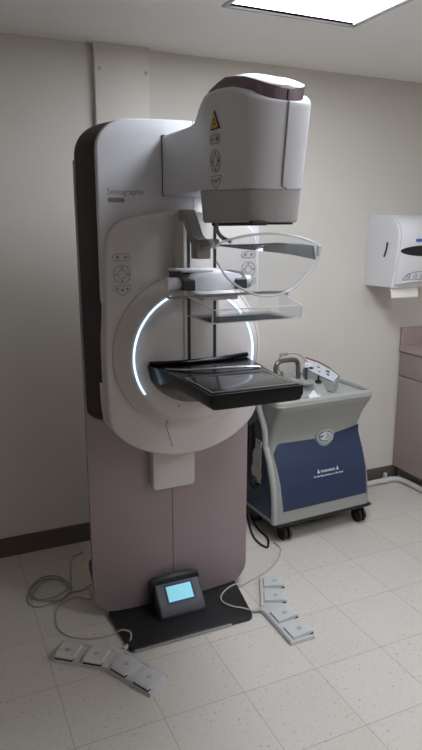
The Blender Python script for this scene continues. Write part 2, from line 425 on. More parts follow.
# seams on the nose
bm = B()
pts = [(XC+.002, 1.5118+lean(z, 1.513)-.0004, z) for z in (1.945, 1.90, 1.85, 1.80, 1.76, 1.742)]+[(XC+.006, 1.5125, 1.735), (XC+.018, 1.514, 1.7315)]
tube(bm, pts, .0022, 6, k=2); build('front_seam', bm, 'line', mm)
bm = B(); tube(bm, [(XC+.002, 1.5195+lean(z, 1.52), z) for z in (1.942, 1.955, 1.972)], .0018, 6, k=2); build('band_seam', bm, 'blackr', mm)
bm = B(); tube(bm, [(XC+.002, y+lean(interp(lid_top, y+lean(2.0, y)), y), interp(lid_top, y+lean(2.0, y))) for y in (1.521, 1.54, 1.57, 1.60, 1.63)], .0013, 6, k=2); build('lid_seam', bm, 'line', mm)
# small hook under the head
bm = B(); tube(bm, [(.80, 1.74, 1.642), (.80, 1.735, 1.62), (.81, 1.72, 1.60), (.83, 1.70, 1.588)], .006, 8); build('shield_hook', bm, 'grey', mm)

# control pads
def control_pad(fr, s=1.0, mirror=1):
    def P(u, v, h=0): return fr @ Vector((u*s*mirror, v*s, h))
    bm = B()
    def loop(pts, r=.0011): tube(bm, [P(u, v) for u, v in pts], r, 5, closed=True, k=1, smooth=False)
    loop(rrect(-.034, .034, .052, .078, .013))
    loop([(.034*math.cos(a*PI/16), .034*math.sin(a*PI/16)) for a in range(32)])
    loop([(.017*math.cos(a*PI/12), .017*math.sin(a*PI/12)) for a in range(24)])
    loop([(-.036, -.044), (.036, -.044), (.038, -.058), (.022, -.07), (0, -.083), (-.022, -.07), (-.038, -.058)])
    pad = build('control_pad', bm, 'line', mm)
    for u, v, r in ((-.016, .065, .006), (.016, .065, .006), (0, .025, .004), (0, -.025, .004), (.025, 0, .004), (-.025, 0, .004), (-.02, -.056, .005), (.02, -.056, .005), (0, -.06, .006)):
        b = B(); cyl(b, P(u, v, -.001), P(u, v, .0012), r*s, 12); build('pad_button', b, 'grey', pad)
control_pad(frame((.632, 2.177, 1.468), (1, 0, 0), (0, 0, 1)), .92)
control_pad(frame((1.137, 2.177, 1.474), (1, 0, 0), (0, 0, 1)), .85)
control_pad(frame((.7871, 1.722, 1.815), (0, -1, 0), (-.041, 0, 1)), .92)
# warning triangle on the head's left side
fr = frame((.7818, 1.716, 1.924), (0, -1, 0), (-.041, 0, 1))
bm = B(); prism(bm, [(-.030, -.024), (.030, -.024), (0, .026)], lambda u, v, a: fr @ Vector((u, v, a)), -.004, .0008); wt = build('warning_sticker', bm, 'blackr', mm)
bm = B(); prism(bm, [(-.0245, -.0205), (.0245, -.0205), (0, .020)], lambda u, v, a: fr @ Vector((u, v, a)), 0, .0013); build('sticker_face', bm, 'yel', wt)
bm = B()
for k in range(3):
    a0 = PI/2+k*2*PI/3; prism(bm, [(.003*math.cos(a0-.5), -.006+.003*math.sin(a0-.5)), (.011*math.cos(a0-.5), -.006+.011*math.sin(a0-.5)), (.011*math.cos(a0+.5), -.006+.011*math.sin(a0+.5)), (.003*math.cos(a0+.5), -.006+.003*math.sin(a0+.5))], lambda u, v, a: fr @ Vector((u, v, a)), .001, .0018)
build('sticker_symbol', bm, 'blackr', wt)
# lettering and pill
bm = text_bm('Senographe', .0285, frame((.6655, 2.2155, 1.752), (1, 0, 0), (0, 0, 1))); build('lettering', bm, 'nick', mm)
bm = B(); prism(bm, rrect(.599, .662, 1.716, 1.732, .007), XZ, 2.2148, 2.2165); build('name_pill', bm, 'nick', mm)

# breast support
st3 = []
for y, d, p, wl, wr in ((1.616, .040, 12, .156, .156), (1.619, .048, 12, .160, .160), (1.70, .050, 10, .160, .160), (1.80, .054, 7, .161, .163), (1.88, .066, 4.5, .164, .170), (1.95, .092, 3.2, .170, .185), (2.02, .125, 2.5, .180, .192), (2.07, .150, 2.1, .190, .200), (2.094, .155, 2.0, .194, .204)):
    r = []; zt = 1.149
    for k in range(25):
        t = -1+2*k/24; x = XC+(t*wl if t < 0 else t*wr); r.append(Vector((x, y, zt)))
    for k in range(24, -1, -1):
        t = (-1+2*k/24)*.9999; tt = math.copysign(abs(t)**.7, t); x = XC+(tt*wl if tt < 0 else tt*wr)
        r.append(Vector((x, y, zt-.003-(d-.003)*(1-abs(tt)**p)**(1/p))))
    st3.append(r)
bm = B(); loft(bm, st3); bs = build('breast_support', bm, 'black', mm, ang=35)
bm = B(); tube(bm, [(XC-.190, 2.085, 1.155), (XC-.10, 2.062, 1.156), (XC, 2.057, 1.157), (XC+.10, 2.063, 1.158), (XC+.202, 2.085, 1.159)], .011, 10, flat=.8); build('rear_bumper', bm, 'black', bs)
bm = B(); box(bm, XC-.151, XC+.151, 1.63, 1.86, 1.1475, 1.1515, .001); build('image_field', bm, 'field', bs)
bm = B()
for a in ((-.145, .145, 1.640, 1.6425), (-.145, .145, 1.8475, 1.85), (-.145, -.1425, 1.6425, 1.8475), (.1425, .145, 1.6425, 1.8475)): box(bm, XC+a[0], XC+a[1], a[2], a[3], 1.1512, 1.1520)
build('field_outline', bm, 'fline', bs)
bm = B(); tube(bm, [(XC-.158, 2.0, 1.1505), (XC-.12, 1.955, 1.153), (XC-.06, 1.925, 1.156), (XC+.03, 1.905, 1.158), (XC+.10, 1.90, 1.157), (XC+.158, 1.90, 1.1515)], .0042, 8); build('paddle_wire', bm, 'silver', bs)
# compression unit
cu = B()
prof = lambda h, d: [(-.105, 0), (-.112, h*.3), (-.108, h*.62), (-.09, h*.9), (-.06, h), (.06, h), (.09, h*.9), (.108, h*.62), (.112, h*.3), (.105, 0)]
zc = 1.423
loft(cu, [[Vector((XC+u*.92, 1.925, zc+v*.9+.002)) for u, v in prof(.055, 0)], [Vector((XC+u, 1.93, zc+v)) for u, v in prof(.059, 0)], [Vector((XC+u, 2.09, zc+v+.006)) for u, v in prof(.060, 0)]])
cu = build('compression_unit', cu, 'white', mm, ang=45)
for sgn in (-1, 1):
    b = B(); xs = sorted((XC+sgn*.085, XC+sgn*.118)); loft(b, [[Vector((XC+sgn*(.080 if k else .122)-(.010 if sgn > 0 else 0), y, z)) for y, z in ((1.918, zc+.004), (1.918, zc+.035), (1.95, zc+.058), (2.05, zc+.06), (2.05, zc+.004))] for k in (1, 0)]); build('side_grip', b, 'blackr', cu)
    b = B(); cyl(b, (XC+sgn*.110, 1.955, zc+.026), (XC+(-.168 if sgn < 0 else .138), 1.955, zc+.026), .019, 20, .021); build('knob', b, 'white', cu)
b = B(); box(b, XC-.115, XC+.0, 1.95, 2.09, zc+.061, zc+.068, .002); build('top_plate', b, 'white', cu)
# paddle carrier bar and clear paddle
b = B()
loft(b, [[Vector((x, y-.012, z)), Vector((x, y+.010, z)), Vector((x, y+.010, z+.006)), Vector((x, y-.012, z+.009))] for x, y, z in ((XC-.205, 1.84, 1.412), (XC-.12, 1.815, 1.416), (XC, 1.79, 1.420), (XC+.10, 1.765, 1.424), (XC+.165, 1.755, 1.422), (XC+.172, 1.755, 1.416))])
build('paddle_bar', b, 'grey', cu)
b = B(); box(b, XC-.10, XC+.02, 1.80, 1.94, 1.405, 1.424, .004); build('paddle_mount', b, 'white', cu)
pd = B()
# tray: floor, front, sides, rear with thin walls
def wall4(bm, a, b_, c, d, t):   # quad with thickness t vector
    q = [Vector(v) for v in (a, b_, c, d)]; t = Vector(t); loft(bm, [q, [v+t for v in q]])
xa, xb, yf, yr = XC-.148, XC+.150, 1.630, 1.83
wall4(pd, (xa, yf, 1.358), (xb, yf, 1.358), (xb, yr, 1.358), (xa, yr, 1.358), (0, 0, .0025))
wall4(pd, (xa, yf, 1.360), (xb, yf, 1.360), (xb, yf-.004, 1.398), (xa, yf-.004, 1.398), (0, .0025, 0))
wall4(pd, (xa, yf, 1.360), (xa, yr, 1.360), (xa, yr, 1.420), (xa, yf, 1.398), (.0025, 0, 0))
wall4(pd, (xb, yf, 1.360), (xb, 1.76, 1.360), (xb, 1.76, 1.420), (xb, yf, 1.398), (-.0025, 0, 0))
pdo = build('compression_paddle', pd, 'clear', cu)
b = B()
for ps in ([(xa, yf, 1.359), (xb, yf, 1.359)], [(xa, yf-.003, 1.398), (xb, yf-.003, 1.398)], [(xa, yf, 1.359), (xa, yf-.003, 1.398)], [(xb, yf, 1.359), (xb, yf-.003, 1.398)], [(xb, yf, 1.398), (xb, 1.755, 1.424)], [(xa, yf, 1.398), (xa, 1.82, 1.420)], [(xa, yf, 1.359), (xa, yr, 1.359)]):
    tube(b, ps, .0018, 6, smooth=False)
build('paddle_edge', b, 'cedge', pdo)
# bracket arm and face shield
b = B(); pts = spline([(.835, 2.085, 1.672), (.834, 2.04, 1.665), (.830, 1.995, 1.63), (.826, 1.95, 1.592), (.826, 1.90, 1.579), (.835, 1.84, 1.582)], 6)
secs = []
for i, p in enumerate(pts):
    t = (pts[min(i+1, len(pts)-1)]-pts[max(i-1, 0)]).normalized(); nrm = Vector((1, 0, 0)); u = t.cross(nrm).normalized(); hwid = .020; th = .017-.005*i/len(pts)
    secs.append([p+nrm*hwid+u*th, p-nrm*hwid+u*th, p-nrm*hwid-u*th, p+nrm*hwid-u*th])
loft(b, secs); br = build('shield_bracket', b, 'grey', mm)
b = B(); cyl(b, (.812, 2.06, 1.668), (.86, 2.06, 1.668), .022, 20); build('bracket_pivot', b, 'grey', br)
b = B(); box(b, .797, .847, 1.885, 1.935, 1.530, 1.580, .004); build('bracket_block', b, 'grey', br)
def shY(x): return 1.565-.03*(1-((x-XC)/.19)**2)
topl = [(.712, 1.578), (.735, 1.592), (.79, 1.606), (.85, 1.613), (.885, 1.613), (.94, 1.607), (1.00, 1.593), (1.046, 1.577)]
botl = [(1.048, 1.575), (1.042, 1.545), (1.018, 1.513), (.982, 1.483), (.94, 1.456), (.885, 1.443), (.835, 1.445), (.785, 1.466), (.745, 1.496), (.718, 1.54)]
tp = spline([(x, 0, z) for x, z in topl], 5); bp = spline([(x, 0, z) for x, z in botl], 5)
def zat(pl, x):
    s = sorted([(p.x, p.z) for p in pl]); return interp(s, x)
b = B(); secs = []
for i in range(31):
    x = .7155+(1.0425-.7155)*i/30; zt_, zb_ = zat(tp, x), zat(bp, x)
    if zt_-zb_ < .004: zb_ = zt_-.004
    r = []
    for k in range(9): r.append(Vector((x, shY(x), zb_+(zt_-zb_)*k/8)))
    for k in range(8, -1, -1): r.append(Vector((x, shY(x)+.0025, zb_+(zt_-zb_)*k/8)))
    secs.append(r)
loft(b, secs); sh = build('face_shield', b, 'clear', mm)
b = B(); tube(b, [(p.x, shY(p.x), p.z) for p in tp], .0036, 8, k=1); tube(b, [(p.x, shY(p.x), p.z) for p in bp], .0034, 8, k=1); build('shield_rim', b, 'cedge', sh)
b = B()
secs = []
for x, z0, z1 in ((.725, 1.580, 1.584), (.78, 1.573, 1.584), (.84, 1.566, 1.585), (.90, 1.560, 1.588), (.95, 1.553, 1.585), (.99, 1.546, 1.583), (1.036, 1.538, 1.578)):
    secs.append([Vector((x, shY(x)+.006, z0)), Vector((x, shY(x)+.02, z1)), Vector((x, shY(x)+.024, z1)), Vector((x, shY(x)+.010, z0))])
loft(b, secs); build('shield_stiffener', b, 'smoke', sh)
b = B(); tube(b, [(.838, 1.865, 1.578), (.80, 1.78, 1.588), (.745, 1.66, 1.59), (.717, 1.575, 1.578)], .0065, 10); build('shield_arm', b, 'cedge', sh)
b = B(); box(b, 1.039, 1.049, 1.555, 1.568, 1.548, 1.580, .003); build('shield_clip', b, 'cedge', sh)

# ------------------------------------------------------------------ touch console on the base plate
tc = thing('display_console', (.865, 2.27, .018), 'charcoal tilted display console with cyan lit screen standing on black base plate', 'display')
sl = [(2.207, .019), (2.203, .035), (2.212, .055), (2.300, .150), (2.312, .152), (2.325, .135), (2.330, .019)]
def cons(y, z, x): return Vector((x, y, z))
b = B(); secs = []
for x, k in ((.762, .93), (.768, 1), (.962, 1), (.968, .93)):
    secs.append([Vector((x, 2.27+(y-2.27)*k, .019+(z-.019)*k)) for y, z in sl])
loft(b, secs); build('housing', b, 'dgrey', tc)
b = B(); secs = [[Vector((x, y, z)) for y, z in ((2.290, .125), (2.285, .160+e), (2.298, .170+e), (2.33, .155+e), (2.333, .02), (2.30, .02))] for x, e in ((.752, -.012), (.775, -.002), (.865, .004), (.955, -.002), (.968, -.012))]
loft(b, secs); build('hood', b, 'dgrey2', tc)
nx = Vector((0, .088, .095)).normalized()
fr = frame(Vector((.865, 2.2563, .1033))+Vector((0, -.0, 0)), (1, 0, 0), nx)
b = B(); prism(b, rrect(-.064, .068, -.042, .040, .004), lambda u, v, a: fr @ Vector((u, v, a)), -.004, .0015); sb = build('screen_bezel', b, 'navy', tc)
b = B(); prism(b, rrect(-.055, .058, -.033, .032, .002), lambda u, v, a: fr @ Vector((u, v, a)), 0, .0025); build('screen', b, 'screen', sb)

# ------------------------------------------------------------------ foot switches
def foot_switch(loc, rz, label, deg, cordpts):
    t = thing('foot_switch', loc, label, 'foot pedal', 'two four-pedal foot switches on the floor', rz)
    # local: V-shaped bar; segment A along -x side, segment B along +x side
    ang = math.radians(deg)
    pts = []
    A = Vector((-math.cos(ang), -math.sin(ang)*0)); 
    L = .238
    def seg(s):
        d = Vector((s*math.cos(ang), -math.sin(ang))); n = Vector((-d.y*s, d.x*s)); return d, n
    dl, nl = seg(-1); dr, nr = seg(1)
    # inner edge (front, -y) and outer edge (back, +y)
    def off(d, n, a, b): return d*a+n*b
    outer = [off(dl, nl, L, .056), off(dl, nl, .02, .056), Vector((0, .060)), off(dr, nr, .02, .056), off(dr, nr, L, .056)]
    inner = [off(dr, nr, L, -.058), Vector((0, -.060)), off(dl, nl, L, -.058)]
    pl = [(p.x, p.y) for p in outer+inner][::-1]
    b = B(); prism(b, pl, XY, .0, .016, .004, 2, 'hi'); body = build('switch_base', b, 'pedalb', t, local=True)
    b = B()
    for (d, n) in ((dl, nl), (dr, nr)):
        p0 = off(d, n, .006, .053); p1 = off(d, n, L-.004, .053); p2 = off(d, n, L-.004, .041); p3 = off(d, n, .004, .041)
        vs = [(p.x, p.y) for p in (p0, p1, p2, p3)]
        prism(b, vs, XY, .012, .020, .002, 2, 'hi')
    build('rear_ridge', b, 'pedalb', t, local=True)
    for (d, n, s) in ((dl, nl, -1), (dr, nr, 1)):
        for c in (.072, .189):
            P = lambda u, v, h: Vector(((d*(c+u)+n*v).x, (d*(c+u)+n*v).y, h))
            b = B(); hwp = .039
            lo = [P(-hwp+.002, .034, .015), P(hwp-.002, .034, .015), P(hwp-.002, -.0585, .015), P(-hwp+.002, -.0585, .015)]
            loft(b, [lo, [v+Vector((0, 0, .008)) for v in lo]]); build('pedal_gap_shade', b, 'blackr', body, local=True)  # black slab standing in for the shadow under the pedal's front edge
            secs = []
            for v, h in ((.036, .026), (.010, .029), (-.03, .034), (-.052, .033), (-.059, .028)):
                hh = h; k = 1 if v > -.05 else .93
                lo_ = .0155 if v > -.04 else .0215 if v > -.055 else .0235
                secs.append([P(-hwp*k, v, lo_), P(-hwp*k*.97, v, hh), P(hwp*k*.97, v, hh), P(hwp*k, v, lo_)])
            b = B(); loft(b, secs); pe = build('pedal', b, 'pedal', t, local=True)
            b = B(); a = [P(-.011, -.012, .0312), P(.011, -.012, .0312), P(.011, -.015, .0312), P(-.011, -.015, .0312)]
            loft(b, [a, [q+Vector((0, 0, .0035)) for q in a]])
            a = [P(-.004, -.003, .0305), P(.004, -.003, .0305), P(.004, -.024, .0325), P(-.004, -.024, .0325)]
            loft(b, [a, [q+Vector((0, 0, .0028)) for q in a]]); build('pedal_symbol', b, 'cordw', pe, local=True)
    b = B(); cyl(b, (0, .058, .013), (0, .098, .010), .010, 14, .006); build('strain_relief', b, 'cordw', t, local=True)
    inv = (Matrix.Translation(loc) @ Matrix.Rotation(rz, 4, 'Z')).inverted()
    b = B(); tube(b, cordpts, .0035, 8, k=6); bmesh.ops.transform(b, matrix=inv, verts=b.verts); build('cord', b, 'cordw', t, local=True)
    return t
z = .004
foot_switch((.525, 2.068, 0), math.radians(-49.4), 'pale grey four-pedal foot switch on the floor at the front left of the base', 12.4,
    [(.552, 2.62, z), (.536, 2.515, z), (.487, 2.556, z), (.421, 2.54, z), (.385, 2.50, z), (.366, 2.43, z), (.362, 2.36, z), (.385, 2.30, z), (.426, 2.262, z), (.486, 2.232, z), (.555, 2.226, .006), (.590, 2.216, .0225), (.615, 2.200, .023), (.622, 2.178, .023), (.612, 2.150, .018), (.597, 2.130, .011)])
foot_switch((1.245, 2.106, 0), math.radians(76.5), 'pale grey four-pedal foot switch on the floor right of the base plate', 13.5,
    [(1.55, 2.63, z), (1.548, 2.562, z), (1.486, 2.478, z), (1.375, 2.395, z), (1.26, 2.352, z), (1.205, 2.335, z+.002), (1.165, 2.33, .022), (1.102, 2.30, .0225), (1.064, 2.26, .0225), (1.059, 2.215, .0225), (1.085, 2.175, .0225), (1.115, 2.150, .0225), (1.140, 2.134, .016), (1.150, 2.129, .010)])

def cord(name, pts, r, m, label, k=6):
    b = B(); tube(b, pts, r, 8, k=k); o = build(name, b, m)
    return tag(o, label, 'cord')
z = .004
cord('coiled_cable', [(.60, 2.95, z), (.528, 2.89, z), (.474, 2.645, z), (.44, 2.738, z), (.378, 2.766, z), (.317, 2.726, z), (.277, 2.639, z), (.292, 2.562, z), (.351, 2.546, z), (.429, 2.571, z+.003), (.478, 2.635, z+.006), (.45, 2.72, z+.006), (.39, 2.745, z+.006), (.33, 2.70, z+.006), (.305, 2.63, z+.006), (.34, 2.59, z+.006), (.42, 2.60, z+.008), (.47, 2.665, z+.010), (.43, 2.755, z+.010), (.36, 2.765, z+.010), (.30, 2.70, z+.010), (.31, 2.60, z+.008), (.40, 2.555, z+.006), (.47, 2.60, z+.002), (.52, 2.60, z), (.57, 2.635, z)], .0032, 'cordg', 'dim grey cable coiled on the floor left of the column')

# ------------------------------------------------------------------ biopsy cart
CA = math.radians(2.6)
ct = thing('biopsy_cart', (1.536, 2.603, 0), 'blue and grey wheeled biopsy vacuum cart with sloped control panel against back wall', 'medical cart', None, CA)
W = .638; DP = .365
# side profile (depth y, z)
def wz(h): return h-.02*max(0, min(1, (h-.58)/.16))+.028*max(0, min(1, (h-.782)/.016))
def lb(name, b, m, par=None):
    for v in b.verts: v.co.z = wz(v.co.z)
    return build(name, b, m, par or ct, local=True)
body_prof = [(.0, .115), (.004, .20), (.022, .32), (.055, .42), (.088, .49), (.104, .518), (.102, .56), (.070, .65), (.028, .725), (.012, .752), (.010, .765)]
b = B()
# main cheeks (side shells with thickness) : full width body lower, narrower corners rounded
secs = []
def bw(zz): return interp([(.11, 0), (.3, .004), (.47, .018), (.52, .026), (.62, .018), (.77, .008)], zz)
for y, zz in body_prof:
    e = bw(zz); r = .035; yb = DP+.005
    pts = []
    for k in range(7):
        a = PI+k/6*PI/2; pts.append(Vector((e+r+r*math.cos(a), y+r+r*math.sin(a), zz)))
    for k in range(7):
        a = 1.5*PI+k/6*PI/2; pts.append(Vector((W-e-r+r*math.cos(a), y+r+r*math.sin(a), zz)))
    pts += [Vector((W-e, yb, zz)), Vector((e, yb, zz))]
    secs.append(pts)
loft(b, secs); lb('cart_body', b, 'cartg')
# top tray with rim and raised rear deck
b = B()
prism(b, rrect(.004, W-.012, .006, DP+.01, [.035, .035, .02, .02]), XY, .762, .775, .004)
lb('top_tray', b, 'cartl')
b = B(); rim = [(x, y, .779) for x, y in rrect(.012, W-.020, .014, DP, [.035, .035, .02, .02])]
tube(b, rim, .009, 8, closed=True, k=1, smooth=False); lb('tray_rim', b, 'cartl')
b = B(); loft(b, [[Vector(v) for v in q] for q in (
    [(.0, .12, .77), (W-.10, .15, .77), (W-.10, DP, .77), (.0, DP, .77)], [(.01, .14, .802), (W-.13, .175, .795), (W-.12, DP-.01, .815), (.01, DP-.01, .82)])]); lb('rear_deck', b, 'cartl')
# round wells
for (cx, cy, r) in ((.235, .235, .056), (.285, .165, .040)):
    b = B(); lathe(b, [(r, .800), (r+.007, .812), (r+.004, .815), (r-.004, .812), (r-.008, .806), (.0001, .805)], (cx, cy, 0), 'Z', 32); lb('round_well', b, 'cartg')
# handle
b = B(); tube(b, [(.135, .24, .80), (.135, .24, .87), (.140, .24, .905), (.165, .245, .922), (.215, .25, .924), (.265, .255, .920), (.290, .26, .900), (.295, .26, .86), (.295, .26, .805)], .013, 12, k=5); lb('grab_handle', b, 'steel')
# control panel, tilted
p0, p1, p2, p3 = Vector((.345, .285, .855)), Vector((.395, .350, .905)), Vector((.53, .185, .812)), Vector((.43, .11, .800))
arcm = [p1.lerp(p2, .35)+Vector((.022, .012, .006)), p1.lerp(p2, .7)+Vector((.02, .01, .004))]
poly3 = [p0, p1, arcm[0], arcm[1], p2, p3]
nrm = (p3-p0).cross(p2-p0).normalized()
if nrm.z < 0: nrm = -nrm
cen = sum(poly3, Vector())/6
b = B(); loft(b, [[Vector((v.x, v.y, .78)) for v in poly3], poly3]); cp = lb('control_panel', b, 'cartl')
b = B(); q = [cen+(v-cen)*.93 for v in poly3]; loft(b, [[v-nrm*.001 for v in q], [v+nrm*.002 for v in q]]); lb('panel_face', b, 'plate', cp)
b = B(); tube(b, [v+nrm*.002 for v in q], .0028, 6, closed=True, smooth=False); lb('panel_border', b, 'navy', cp)
b = B(); tube(b, [v+nrm*.004 for v in (q[1], q[2], q[3])], .005, 6, smooth=False); lb('panel_trim', b, 'redd', cp)
for f1, f2, r in ((.25, .38, .012), (.50, .40, .012), (.72, .45, .010), (.68, .75, .012), (.42, .70, .008)):
    c = p0.lerp(p1, f2).lerp(p3.lerp(p2, f2), f1); b = B(); cyl(b, c, c+nrm*.009, r, 16); lb('panel_button', b, 'dgrey', cp)
# blue front panel following slope
def fy(zz): return interp([(b_, a_) for a_, b_ in body_prof], zz)
b = B(); secs = []
top_edge = lambda x: .528-.012*math.sin(PI*(x/W))+(.030*(x-.35)/.25 if x > .35 else 0) - (.045*max(0, 1-((x-.372)/.062)**2)**.6 if abs(x-.372) < .062 else 0)
nxs = 40
for i in range(nxs+1):
    x = .036+(W-.034-.036)*i/nxs; zt_ = top_edge(x); zb_ = .182
    tleft = max(0, 1-(x-.036)/.06); zt_ -= .05*tleft**2.2
    x_in = lambda zz: x+(.018*(1-(zz-.158)/.4) if False else 0)
    r = [Vector((x, fy(zb_+(zt_-zb_)*k/12)-.004, zb_+(zt_-zb_)*k/12)) for k in range(13)]
    r += [Vector((v.x, v.y+.008, v.z)) for v in reversed(r)]
    secs.append(r)
# lean the left edge inward at the bottom
for s_i, s in enumerate(secs):
    for v in s: v.x += .018*(1-s_i/nxs)*max(0, (.45-v.z)/.3)
loft(b, secs); fp = lb('front_panel', b, 'blue')
# badge
bc = Vector((.372, 0, .525)); 
def bad(x, zz, h): return Vector((x, fy(zz)-.004-h, zz))
def ell(rx, rz, h, n=28): return [bad(bc.x+rx*math.cos(2*PI*k/n), bc.z+rz*math.sin(2*PI*k/n), h) for k in range(n)]
b = B(); loft(b, [ell(.060, .040, -.016), ell(.058, .038, .006)]); bd = lb('badge', b, 'cartl')
b = B(); loft(b, [ell(.047, .029, -.005), ell(.046, .028, .008)]); lb('badge_ring', b, 'navy', bd)
b = B(); loft(b, [ell(.041, .023, 0), ell(.041, .023, .010)]); lb('badge_face', b, 'plate', bd)
b = B(); loft(b, [[bad(bc.x+u, bc.z+v, h) for u, v in ((-.040, .002), (-.012, .007), (-.008, .001), (-.026, -.004), (-.040, -.006))] for h in (.006, .0115)]); lb('badge_mark', b, 'navy', bd)
# lettering on the blue panel
sl_ = Vector((0, fy(.40)-fy(.34), .06)).normalized()
def tf(x, zz): return frame((x, fy(zz)-.0055, zz), (1, 0, 0), sl_)
b = text_bm('WARNING', .020, tf(.350, .352), .0012); lb('lettering', b, 'txt', fp)
b = text_bm('Do Not Place Products on This Panel', .0128, tf(.350, .331), .0012); lb('lettering', b, 'txt', fp)
for x in (.287, .413):
    b = B(); f_ = tf(x, .356); prism(b, [(-.008, -.010), (.008, -.010), (0, .012)], lambda u, v, a: f_ @ Vector((u, v, a)), 0, .0012); lb('warning_symbol', b, 'txt', fp)
# left side panel: blue with an oval recess holding a cord
b = B(); loft(b, [[Vector((xx, y, zz)) for y, zz in ((.045, .135), (.052, .30), (.085, .42), (.12, .52), (.14, .62), (.16, .72), (DP-.01, .74), (DP-.01, .135))] for xx in (-.004, .03)]); sp = lb('side_panel', b, 'blued')
b = B(); ov = [(.20+.085*math.cos(a)*(1-.25*math.sin(a)), .44+.20*math.sin(a)) for a in [2*PI*k/36 for k in range(36)]]
tube(b, [Vector((-.006, y, zz)) for y, zz in ov], .008, 8, closed=True, k=1, smooth=False); lb('recess_rim', b, 'dgrey2', sp)
b = B(); loft(b, [[Vector((xx, y, zz)) for y, zz in ov] for xx in (-.0055, .0)]); lb('recess', b, 'dgrey2', sp)
b = B(); n = 10; g = [[b.verts.new((-.010-.012*random.random(), .125+.09*j/5*(1 if i < 8 else .7), .30+.24*i/n)) for j in range(6)] for i in range(n+1)]
for i in range(n):
    for j in range(5): b.faces.new((g[i][j], g[i][j+1], g[i+1][j+1], g[i+1][j]))
r_ = bmesh.ops.extrude_face_region(b, geom=b.faces[:]); bmesh.ops.translate(b, verts=[v for v in r_['geom'] if isinstance(v, bmesh.types.BMVert)], vec=(.006, 0, 0))
lb('bagged_tubing', b, 'bag', sp)
b = B(); tube(b, [(-.016, .24, .60), (-.018, .235, .50), (-.018, .24, .40), (-.02, .225, .32), (-.022, .19, .285), (-.02, .17, .30), (-.02, .20, .32), (-.022, .225, .29), (-.02, .20, .27), (-.018, .25, .36), (-.016, .26, .50), (-.014, .255, .60)], .006, 8); lb('stored_cord', b, 'blackr', sp)
# grey pillar on the left front edge
b = B(); tube(b, [(.008, y+.018, zz) for y, zz in body_prof[:6]]+[(.004, .13, .62), (-.002, .16, .70), (-.006, .18, .76)], .017, 10, k=4); lb('corner_pillar', b, 'cartl')
# base skirt
b = B(); prism(b, rrect(.004, W+.002, -.006, DP+.004, .025), XY, .098, .116, .004); lb('bumper', b, 'blackr')
b = B(); box(b, .03, W-.03, .03, DP-.03, .085, .10); lb('chassis', b, 'blackr')
b = B(); cyl(b, (W-.012, .012, .107), (W+.004, -.004, .107), .008, 12); lb('corner_stud', b, 'redd')
# casters
def caster(x, y):
    b = B(); box(b, x-.022, x+.022, y-.03, y+.03, .055, .096, .008); c = lb('caster', b, 'blackr')
    for s in (-1, 1):
        b = B(); lathe(b, [(.0001, s*.006), (.040, s*.006), (.044, s*.009), (.0455, s*.016), (.042, s*.021), (.014, s*.022), (.0001, s*.022)], (x, y-.012, .0455), 'X', 28); lb('wheel', b, 'blackr', c)
for x, y in ((.088, .055), (W-.055, .045), (.075, DP-.045), (W-.055, DP-.045)): caster(x, y)
CINV = (Matrix.Translation(ct.location) @ Matrix.Rotation(CA, 4, 'Z')).inverted()
b = B(); tube(b, [(1.62, 3.03, .16), (1.60, 3.05, .03), (1.555, 2.95, .006), (1.487, 2.76, .006), (1.472, 2.66, .006), (1.486, 2.60, .006), (1.512, 2.625, .006), (1.54, 2.69, .006), (1.545, 2.80, .006), (1.58, 2.95, .006), (1.62, 3.0, .04), (1.64, 3.02, .15)], .0055, 8, k=6); bmesh.ops.transform(b, matrix=CINV, verts=b.verts); build('power_cord', b, 'blackr', ct, local=True)
# loose items on the cart
CM = Matrix.Translation(ct.location) @ Matrix.Rotation(CA, 4, 'Z')
def cw(p): return CM @ Vector((p[0], p[1], wz(p[2])))
b = B(); tube(b, [cw(v) for v in ((.215, .30, .832), (.20, .31, .87), (.195, .30, .92), (.215, .29, .947), (.26, .285, .955), (.31, .28, .945), (.345, .27, .915), (.365, .262, .89), (.374, .262, .872))], .0055, 8)
hz = thing('clear_hose', cw((.215, .30, .819)), 'thin translucent hose arching above the metal handle of the cart', 'hose')
build('tubing', b, 'cordw', hz)
b = B(); tube(b, [cw(v) for v in ((.198, .30, .947), (.222, .29, .949), (.240, .287, .952))], .008, 10); build('hose_tip', b, 'grey', hz)
b = B(); tube(b, [cw(v) for v in ((.214, .30, .819), (.216, .30, .835), (.214, .30, .85))], .008, 10); build('hose_fitting', b, 'grey', hz)
g = thing('hose_connector', cw((.335, .235, .803)), 'small white connector with dark stem at the corner of the sloped control panel', 'connector')
b = B(); loft(b, [[cw((.335+u, .24+v, zz)) for u, v in q] for zz, q in ((.875, [(-.012, -.01), (.03, 0), (.028, .03), (-.01, .02)]), (.895, [(-.006, -.008), (.034, .004), (.03, .028), (-.006, .018)]))]); build('white_cap', b, 'gauze', g)
b = B(); cyl(b, cw((.338, .243, .803)), cw((.338, .243, .876)), .008); build('dark_stem', b, 'dgrey', g)
b = B(); cyl(b, cw((.372, .175, .801)), cw((.372, .175, .84)), .006); cyl(b, cw((.372, .175, .802)), cw((.372, .175, .808)), .018); lb
t_ = build('small_lever', b, 'blackr'); tag(t_, 'short black upright peg on the cart deck left of the control panel', 'lever')
b = B(); n = 8; G = []
for i in range(n+1):
    row = []
    for j in range(n+1):
        u, v = i/n, j/n; h = .787+.004+.014*math.exp(-((u-.3)**2+(v-.6)**2)*9)+.004*math.sin(9*u+5*v)
        row.append(b.verts.new(cw((.205+.085*u+.02*v, .022+.05*v, h-.008))))
    G.append(row)
for i in range(n):
    for j in range(n): b.faces.new((G[i][j], G[i+1][j], G[i+1][j+1], G[i][j+1]))
